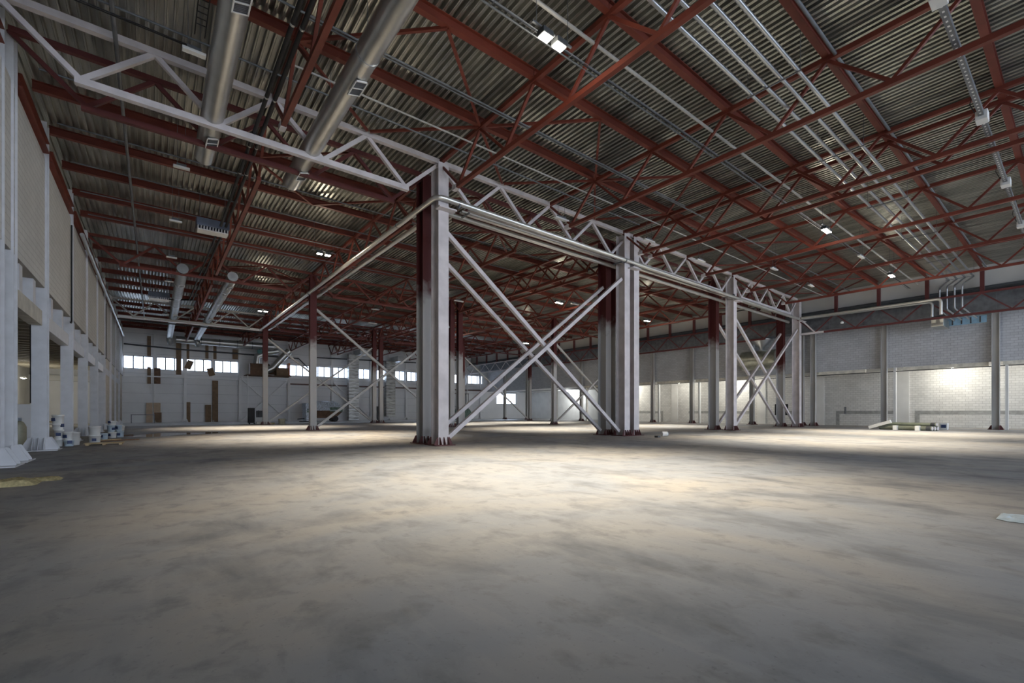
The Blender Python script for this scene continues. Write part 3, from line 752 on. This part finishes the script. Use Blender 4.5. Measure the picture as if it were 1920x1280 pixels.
# long beam with cables across the back bay
t = thing('service_beam', (-2.6, 53.3, 9.72), 'long white service beam across the back of the left bay', 'beam')
MB().box((0, -.1, 0), (11.4, .1, .22)).build('beam', WPAINT, t)
MB().tube([(0, -.15, -.14), (11.3, -.15, -.16)], .06, 8).build('cable_bundle', BLACK, t)
pts = [(-2.9, 70.4, 9.0), (2.5, 70.4, 8.95), (9, 70.4, 8.75), (17.0, 70.4, 8.7), (18.8, 70.4, 7.2)]
pipe_thing('drain_pipe', [at(232, 644, Y=70.3), at(340, 655, Y=70.3), at(449, 663, Y=70.3), at(560, 672, Y=70.3), at(578, 690, Y=70.3)], .09, DARKG, 'dark pipe sloping along the back wall above the windows', n=8)
pipe_thing('drain_pipe', [at(592, 670, Y=70.3), at(780, 680, Y=70.3)], .08, DARKG, 'dark pipe on the back wall right of the lone column', n=8)
tag(MB().box((-2.9, 70.4, 5.55), (8.9, 70.6, 5.72)).build('wall_rail', WPAINT), 'pale horizontal rail across the back wall under the windows', 'rail')
tag(MB().box((15, 70.4, 5.2), (48.6, 70.6, 5.4)).build('wall_rail', mat('brown_rail', (.16, .10, .09), .6)), 'brown horizontal rail under the right windows of the back wall', 'rail')

# ------------------------------------------------------------------ air handling plant at the back wall
t = thing('air_handling_unit', (12, 68.4, 6.1), 'air handling unit with boxes and ducts high on the back wall', 'machine')
MB().box((-2.7, -.9, 0), (2.7, 1.2, .12)).build('platform', RUST, t)
MB().box((-2.2, -.6, .12), (-.6, .8, 1.6)).build('fan_box', RUST, t, bevel=.04)
MB().box((.9, -.6, .12), (2.4, .8, 1.2)).build('filter_box', CARD, t, bevel=.04)
MB().tube([(-.4, 0, .6), (.6, 0, 1.2), (1.4, 0, 2.2), (2.6, -.3, 3.6)], .45, 16).build('flexible_duct', DUCT, t)
MB().tube([(-1.4, 0, 1.6), (-1.3, 0, 2.6), (-.2, 0, 3.2), (1.2, 0, 3.5)], .4, 16).build('flexible_duct', DUCT, t)
MB().box((2.45, -.5, .2), (2.62, .9, 1.9)).build('orange_sheet', ORANGE, t)
MB().tube([(-1.1, -.7, 3.2), (-1.1, -.5, 3.2)], .3, 16).build('fan_ring', TEAL, t)
for x in (-2.5, 2.5): MB().beam((x, -.8, -.05), (x, -.8, -6.05), .12).build('leg', WPAINT, t)

# ------------------------------------------------------------------ cardboard and boards on the back wall
def sheet(name, x0, y0, x1, y1, m, label, yp=70.45, cat='board', tilt=0):
    a, b = at(x0, y1, Y=yp), at(x1, y0, Y=yp)
    w, h = b.x-a.x, b.z-a.z
    o = MB().box((-w/2, -.02, 0), (w/2, .02, h)).build(name, m, None, ((a.x+b.x)/2, yp, max(a.z, .0)))
    o.rotation_euler = (0, tilt, 0)
    return tag(o, label, cat)
sheet('light_board', 274, 755, 286, 792, CARDL, 'tall light board on the back wall, left of the first slim post')
sheet('light_board', 288, 755, 301, 772.8, CARDL, 'light board on the back wall, above the brown cardboard, right of slim post')
sheet('cardboard_sheet', 289, 773, 303, 792, CARD, 'brown cardboard sheet low on the back wall, right of the slim post')
sheet('cardboard_sheet', 346, 754, 357, 792, CARD, 'brown cardboard sheet right of the first stout back wall column')
sheet('cardboard_sheet', 385, 759, 396, 791.5, CARD, 'brown cardboard sheet left of the second slim post')
sheet('cardboard_sheet', 398, 714, 409, 791.5, CARD, 'tallest brown cardboard strip, right of the second slim post')
for k, (a, b, c, d, lab) in enumerate(((276, 630, 283, 667, 'above the windows, leftmost'), (330, 633, 340, 702, 'hanging across the windows, left of the stout column'),
        (348, 635, 355, 672, 'above the windows, right of the stout column'), (385, 640, 391, 672, 'above the windows, left of the second slim post'),
        (400, 641, 406, 673, 'above the windows, right of the second slim post'), (436, 655, 446, 673, 'above the windows beside the air plant'),
        (276, 688, 283, 719, 'below the windows, left of the first slim post'), (289, 690, 301, 719, 'below the windows, right of the first slim post'))):
    sheet('cardboard_strip', a, b, c, d, CARD if k != 7 else RUST, 'brown cardboard strip ' + lab, 70.43)
sheet('cardboard_box', 345, 675, 357, 691, CARD, 'tilted cardboard box top hanging below the windows, left one', 70.1, 'box', .35)
sheet('cardboard_box', 392, 690, 404, 704, CARD, 'tilted cardboard box top hanging below the windows, right one', 70.1, 'box', -.3)

# ------------------------------------------------------------------ things on the floor
# covered trailer
t = thing('tarped_trailer', (18.4, 65.5, 0), 'small tipping trailer wrapped in milky film and green tarp, far off', 'trailer')
MB().prism([(-2.2, .5), (1.3, .5), (2.2, 1.3), (2.2, 1.7), (-2.3, 1.7)], 1.9).build('hopper', RUST, t, bevel=.03)
def blob(x0, x1, y0, y1, z0, z1, amp, seed, nx=14, ny=8):
    rnd = random.Random(seed); vs = []; fs = []
    for j in range(ny+1):
        for i in range(nx+1):
            u, v = i/nx, j/ny
            e = min(1, 5*min(u, 1-u, v, 1-v)+.0)
            vs.append((x0+(x1-x0)*u, y0+(y1-y0)*v, z0+(z1-z0)*(e**.4)+rnd.uniform(-amp, amp)*e))
    for j in range(ny):
        for i in range(nx): a = j*(nx+1)+i; fs.append((a, a+1, a+nx+2, a+nx+1))
    return MB().add(vs, fs, True)
blob(-2.45, 2.3, -1.05, 1.05, 1.5, 2.75, .1, 3).build('film_cover', FILM, t)
MB().box((-2.42, -1.02, 1.25), (-1.3, 1.02, 1.7)).box((.5, -1.02, 1.35), (2.25, 1.02, 1.95)).build('tarp', GREEN, t, bevel=.05)
MB().prism([(-2.5, .0), (-2.0, .0), (-2.1, 2.5), (-2.6, 2.5)], 1.9).build('film_skirt', FILM, t)
for y in (-.85, .85):
    MB().tube([(1.3, y-.12, .38), (1.3, y+.12, .38)], .38, 18).build('wheel', BLACK, t)
MB().beam((-2.0, 0, .5), (-3.4, 0, .35), .12).build('drawbar', DARKG, t)
tag(MB().box((14.8, 63.0, 0), (16.6, 63.7, .12)).build('dark_mat', BLACK), 'dark flat mat on the floor left of the wrapped trailer', 'mat')

def bucket(loc, label, r=.16, h=.36, lab=True, m=None):
    t = thing('plastic_bucket', loc, label, 'bucket')
    MB().lathe([(0, 0), (r*.86, 0), (r*.9, .01), (r, h-.05), (r*1.05, h-.05), (r*1.05, h), (0, h+.005)], 22).build('tub', m or LAMPW, t)
    if lab: MB().box((-.07, -r-.012, .1), (.07, -r+.03, .22)).build('sticker', BLUEL, t)
    return t
bucket((-2.60, 25.2, 0), 'white plastic bucket in front of the second left column', .24, .52, False)
bucket((-2.0, 26.0, 0), 'white plastic bucket, lower one of two stacked', .2, .36)
bucket((-2.0, 26.0, .37), 'white plastic bucket, upper one of two stacked', .2, .36, False)
# paint tub stacks between first and second column
n = 0
for (x, y, nn, r) in ((-2.95, 24.7, 4, .16), (-2.62, 24.55, 2, .15), (-2.7, 26.3, 1, .15), (-2.2, 28.9, 2, .15), (-1.95, 29.5, 1, .17), (-1.75, 31.0, 3, .16), (-1.45, 31.4, 2, .16), (-2.25, 30.2, 2, .15)):
    z = 0
    for q in range(nn):
        h = random.choice((.22, .3, .34)); mt = random.choice((LAMPW, LAMPW, PAPER, CARDL if n == 2 else PANELW))
        b_ = bucket((x+random.uniform(-.04, .04), y+random.uniform(-.04, .04), z), 'white paint tub in stack %s from the camera, %s layer from the floor' % (ORD[n], ORD[q]), r*random.uniform(.85, 1.08), h, True, mt)
        b_.rotation_euler = (0, 0, random.uniform(-.9, 1.2)); z += h+.006
    n += 1
t = thing('gas_cylinder', (at(35, 843, Z=0).x, at(35, 843, Z=0).y, 0), 'pale yellow gas cylinder between the first two left columns', 'cylinder')
MB().lathe([(0, 0), (.18, 0), (.2, .05), (.2, .8), (.13, .96), (.05, 1.02), (0, 1.03)], 20).build('bottle', mat('pale_cylinder', (.55, .55, .42), .5), t)
MB().lathe([(0, 1.02), (.08, 1.02), (.08, 1.13), (0, 1.13)], 12).build('cap', FILM, t)
t = thing('storage_cabinet', (at(55, 838, Z=0).x, at(55, 838, Z=0).y, 0), 'grey white cabinet standing left of the first full left column', 'cabinet')
MB().box((-.3, -.3, .12), (.3, .3, 1.62)).build('body', WPAINT, t, bevel=.01)
MB().box((-.27, -.315, .15), (.27, -.3, 1.6)).build('door', PANEL, t)
MB().box((-.25, -.25, 0), (.25, .25, .12)).build('plinth', BLACK, t)
for k in range(4):
    bucket((-5.2+.05*k, 22.8, .35*k), 'cream paint tub stacked behind the gas cylinder, %s layer' % ORD[k], .2, .34, True, mat('cream_plastic', (.50, .48, .36), .5))
t = thing('work_table', (-4.6, 31.0, 0), 'small timber work table behind the second left column', 'table')
MB().box((-1.0, -.5, .82), (1.0, .5, .88)).build('table_top', WOOD, t)
for x in (-.9, .9):
    for y in (-.4, .4): MB().box((x-.04, y-.04, 0), (x+.04, y+.04, .82)).build('leg', WOOD, t)
bucket((-4.6, 31.0, .885), 'tall pale bucket standing on the timber work table', .2, .55, False)
t = thing('wooden_pallet', (-1.6, 25.9-1.1, 0), 'flat grey timber boards lying before the stacked buckets', 'pallet')
for q in range(5): MB().box((-.6, -.4+.18*q, .06), (.6, -.28+.18*q, .08)).build('board', WOOD, t)
for x in (-.5, 0, .5): MB().box((x-.05, -.4, 0), (x+.05, .45, .06)).build('bearer', WOOD, t)
for k, pp in enumerate((((-2.3, 27.6, .03), (-1.3, 28.6, .03)), ((-2.0, 26.9, .04), (-.6, 27.8, .04)), ((-2.0, 31.6, .03), (-1.0, 33.4, .03)))):
    tag(MB().beam(pp[0], pp[1], .12, .05).build('loose_plank', RUST if k else WOOD), 'dark plank lying on the floor by the left tubs, %s one' % ('nearest', 'middle', 'farthest')[k], 'plank')
for k, (x, y) in enumerate(((-2.3, 41.5), (-1.9, 43.2), (-2.1, 46.3))):
    bucket((x, y, 0), 'small white tub by the far left columns, %s one' % ORD[k], .2, .3, False)
# yellow foam scrap, lower left
o = blob(-.55, .55, -.3, .3, .0, .1, .03, 9, 12, 8).build('foam_scrap', YELLOW, None, (-2.25, 12.15, .0)); tag(o, 'crumpled yellow foam scrap on the floor at the left frame edge', 'scrap')
o = blob(-.3, .3, -.2, .2, .0, .05, .02, 19, 8, 6).build('foam_scrap', YELLOW, None, (-1.75, 12.65, .0)); tag(o, 'smaller yellow foam flake beside the crumpled scrap', 'scrap')
# film sheet, lower right
def sheet_floor(pts, z, name, m, label, cat, amp=.01):
    n = len(pts); c = sum((Vector(p) for p in pts), Vector())/n; rnd = random.Random(3)
    vs = []; fs = []; R = 5
    for j in range(R+1):
        for p in pts: q = c+(Vector(p)-c)*(j/R); vs.append((q.x-c.x, q.y-c.y, z+(rnd.uniform(0, amp) if 0 < j < R else 0)))
    for j in range(R):
        for i in range(n): k2 = (i+1) % n; fs.append((j*n+i, (j+1)*n+i, (j+1)*n+k2, j*n+k2))
    o = MB().add(vs, fs).build(name, m, None, (c.x, c.y, 0)); return tag(o, label, cat)
def fl(px, py): p = at(px, py, Z=0); return (p.x, p.y, 0)
sheet_floor([fl(1867, 973), fl(1877, 963), fl(1900, 964), fl(1935, 967), fl(1950, 985), fl(1905, 980), fl(1888, 978)][::-1], .006, 'plastic_sheet', PAPER, 'pale blue scrap of film on the floor at right frame edge', 'sheet', .02)
# puddle
pd = [fl(*p) for p in ((238, 819), (262, 815), (300, 812), (345, 811), (382, 810), (416, 810), (405, 812), (380, 813.5), (345, 814.5), (310, 817.5), (275, 819.5))]
o = sheet_floor(pd[::-1], .004, 'puddle', PUDDLE, 'shallow water puddle on the floor near the left wall', 'puddle', 0)
# items by far lone column
t = thing('tool_cart', (8.1, 55.0, 0), 'dark upright tool cart left of the farther lone column', 'cart')
MB().box((-.35, -.3, .15), (.25, .3, 1.75)).build('body', BLACK, t, bevel=.03); MB().box((.4, -.05, .75), (1.0, 0, 1.45)).box((.6, -.05, .75), (.66, 0, 1.5)).build('rack', DARKG, t)
for x in (-.25, .2): MB().tube([(x, -.3, .08), (x, -.2, .08)], .08, 12).build('wheel', BLACK, t)
for k, (x, y, s, m) in enumerate(((8.7, 54.2, .3, LAMPW), (9.2, 53.9, .26, WOOD), (9.6, 53.6, .22, CARDL), (9.9, 53.9, .2, YELLOW), (8.95, 54.6, .3, LAMPW))):
    tag(MB().box((x-s, y-.2, 0), (x+s*.8, y+.2, s*.9)).build('small_box', m, bevel=.02), '%s small box at the foot of the farther lone column' % ORD[k], 'box')
bucket((10.6, 53.0, 0), 'cream bucket right of the farther lone column', .33, .6, False, mat('cream_plastic', (.6, .55, .42), .5))
# small metal frame by the back wall left corner
t = thing('metal_trestle', (-1.0, 69.2, 0), 'low metal trestle at the foot of the back wall, left corner', 'trestle')
MB().box((-1.2, -.3, .95), (1.0, .3, 1.02)).build('top_frame', MIDG, t)
for x in (-1.15, .95): MB().box((x-.04, -.3, 0), (x+.04, -.24, .95)).build('leg', MIDG, t)
# pipe pile to the right
pd0, pd1 = at(1650, 804.6, Z=0), at(1748, 807.6, Z=0)
dirv = (pd1-pd0).normalized(); back = Vector((-dirv.y, dirv.x, 0))
if back.dot(Vector((.618, .786, 0))) < 0: back = -back
Lp = (pd1-pd0).length
OL = mat('olive_plastic_dark', (.20, .215, .17), .35, var=.08)
for k, (o1, z, r, nm_) in enumerate(((0, .16, .16, 'front bottom'), (.36, .16, .16, 'middle bottom'), (.74, .16, .16, 'rear bottom'), (.56, .43, .12, 'rear upper'))):
    p = Vector((pd0.x, pd0.y, z)) + back*o1
    t = thing('plastic_pipe', p, 'olive plastic pipe lying in the pile by the wall, %s one' % nm_, 'pipe', 'olive pipes on the floor')
    MB().tube([(0, 0, 0), dirv*Lp], r, 18).build('pipe_body', OL if k != 3 else OLIVE, t)
    MB().tube([dirv*(Lp-.3), dirv*(Lp-.05)], r*1.12, 18).build('socket', DARKG, t)
    MB().tube([dirv*(Lp-.02), dirv*(Lp+.02)], r*.8, 18).build('end_cap', WHT, t)
for k, f in enumerate((.36, .78)):
    p = Vector((pd0.x, pd0.y, 0))+dirv*Lp*f - back*.3
    tag(MB().box((-.24, -.12, 0), (.24, .12, .34)).build('timber_block', LAMPW, None, p, .01), 'white block holding the olive pipes, %s one' % ('left', 'right')[k], 'block')
q0 = pd0 - back*.35 - dirv*.55; q1 = pd0 - back*.1 + dirv*.75
o = MB().beam((q0.x, q0.y, .13), (q1.x, q1.y, .62), .26, .22).build('polystyrene_beam', LAMPW); tag(o, 'white square beam resting slanted on the olive pipes', 'beam')
pbk = at(1770, 805.5, Z=0)
t = thing('cement_sack_box', (pbk.x, pbk.y, 0), 'white box with dark label right of the olive pipes', 'box')
MB().box((-.26, -.22, 0), (.26, .22, .5)).build('body', LAMPW, t, bevel=.02); MB().box((-.29, -.15, .15), (-.26, .12, .38)).build('sticker', BLUEL, t)
tag(MB().box((-.2, -.02, 0), (.2, .02, .62)).build('dark_panel', DARKG, None, (49.0, 13.6, 1.15)), 'dark square panel beside the column at the olive pipes', 'panel')  # plain dark square panel, no cement board
tag(MB().box((48.9, 18.3, 1.0), (49.0, 19.5, 2.1)).build('black_box', BLACK), 'black square box on the right wall behind the pipe corner column', 'box')
# small tin and pot right of the cluster
pbk = at(1243, 818, Z=0)
t = thing('paint_pot', (pbk.x, pbk.y, 0), 'small white pot on its side right of the four-column cluster', 'pot')
MB().tube([(-.02, .05, .14), (.22, -.1, .14)], .13, 18).build('tub', LAMPW, t); MB().tube([(.22, -.1, .14), (.235, -.11, .14)], .14, 18).build('lid', FILM, t)
pbk = at(1233, 820, Z=0)
tag(MB().box((-.13, -.1, 0), (.13, .1, .1)).build('tin_box', DARKG, None, (pbk.x, pbk.y, 0), .01), 'small dark tin lying beside the white pot', 'tin')
# junk at far right openings
tag(MB().box((-.6, -.5, 0), (.6, .5, 1.2)).build('dark_crate', DARKG, None, (46.6, 38.0, 0), .03), 'dark crate right of the lone red-topped column, far off', 'crate')
t = thing('leaning_panels', (27.6, 69.2, 0), 'dark grooved panels leaning on the back wall by the ribbed duct', 'panels')
for q in range(3):
    MB().beam((.3*q, 0, 0), (.3*q-.3, .6, 2.2), .26, .05, (0, 1, 0)).build('board', DARKG, t)
# scaffold by the back right
t = thing('scaffold_tower', (42.5, 69, 0), 'dark scaffold frame at the far end of the back wall', 'scaffold')
for x in (-1.5, 1.5):
    for y in (-.5, .5): MB().tube([(x, y, 0), (x, y, 4.6)], .04, 8).build('standard', DARKG, t)
for z in (2.2, 4.5): MB().box((-1.6, -.55, z), (1.6, .55, z+.08)).build('deck', RUST if z > 3 else MIDG, t)
# green heap beyond
o = blob(-1.6, 1.6, -1, 1, 0, 1.9, .15, 21).build('tarp_heap', GREEN, None, (41.5, 66.5, .0)); tag(o, 'dull green heap under tarp near the far end of the back wall', 'heap')
# black pipe inverted L behind first left column
dx_ = at(59.5, 700, Y=23.3).x
pipe_thing('drain_pipe', [(-6.5, 23.3, 4.75)] + arc([(-5, 23.3, 4.75), (dx_, 23.3, 3)], (dx_, 23.3, 4.75), .3) + [(dx_, 23.3, 1.64)], .05, BLACK, 'black drain pipe bending down behind the first full left column')
# thin black conduit on left wall
for k, (y, z0, z1) in enumerate(((28.2, 5.3, 9.7), (46.5, 5.4, 9.6))):
    pipe_thing('wall_conduit', [(-2.93, y-.35, z0)] + arc([(-2.93, y-.2, z0), (-2.93, y, 8)], (-2.93, y, z0), .15) + [(-2.93, y, z1)], .03, BLACK, 'thin black conduit on the left wall, %s one' % ('nearer', 'farther')[k], 'conduit', n=8)
# security camera-like sensor under duct on right
t = thing('wall_sensor', (44.6, 12.6, 8.6), 'small white sensor hanging under the right edge truss', 'sensor')
MB().lathe([(0, 0), (.1, .02), (.12, .12), (.05, .2), (0, .2)], 14).build('dome', LAMPW, t)

# ------------------------------------------------------------------ world and daylight
W = bpy.data.worlds.new('sky'); SC.world = W; W.use_nodes = True
bg = W.node_tree.nodes['Background']; bg.inputs[0].default_value = (.74, .84, 1.0, 1); bg.inputs[1].default_value = 5.6

# ------------------------------------------------------------------ camera
cam = bpy.data.cameras.new('camera'); co = bpy.data.objects.new('camera', cam); COL.objects.link(co)
co.location = (0, 0, EYE); co.rotation_euler = (math.pi/2, 0, -YAW)
cam.sensor_width = 36; cam.lens = F/1920*36; cam.shift_y = (HY-640)/1920; cam.clip_end = 300; cam.clip_start = .05
SC.camera = co
SC.view_settings.view_transform = 'Standard'; SC.view_settings.look = 'None'; SC.view_settings.gamma = 1
SC.view_settings.exposure = .08
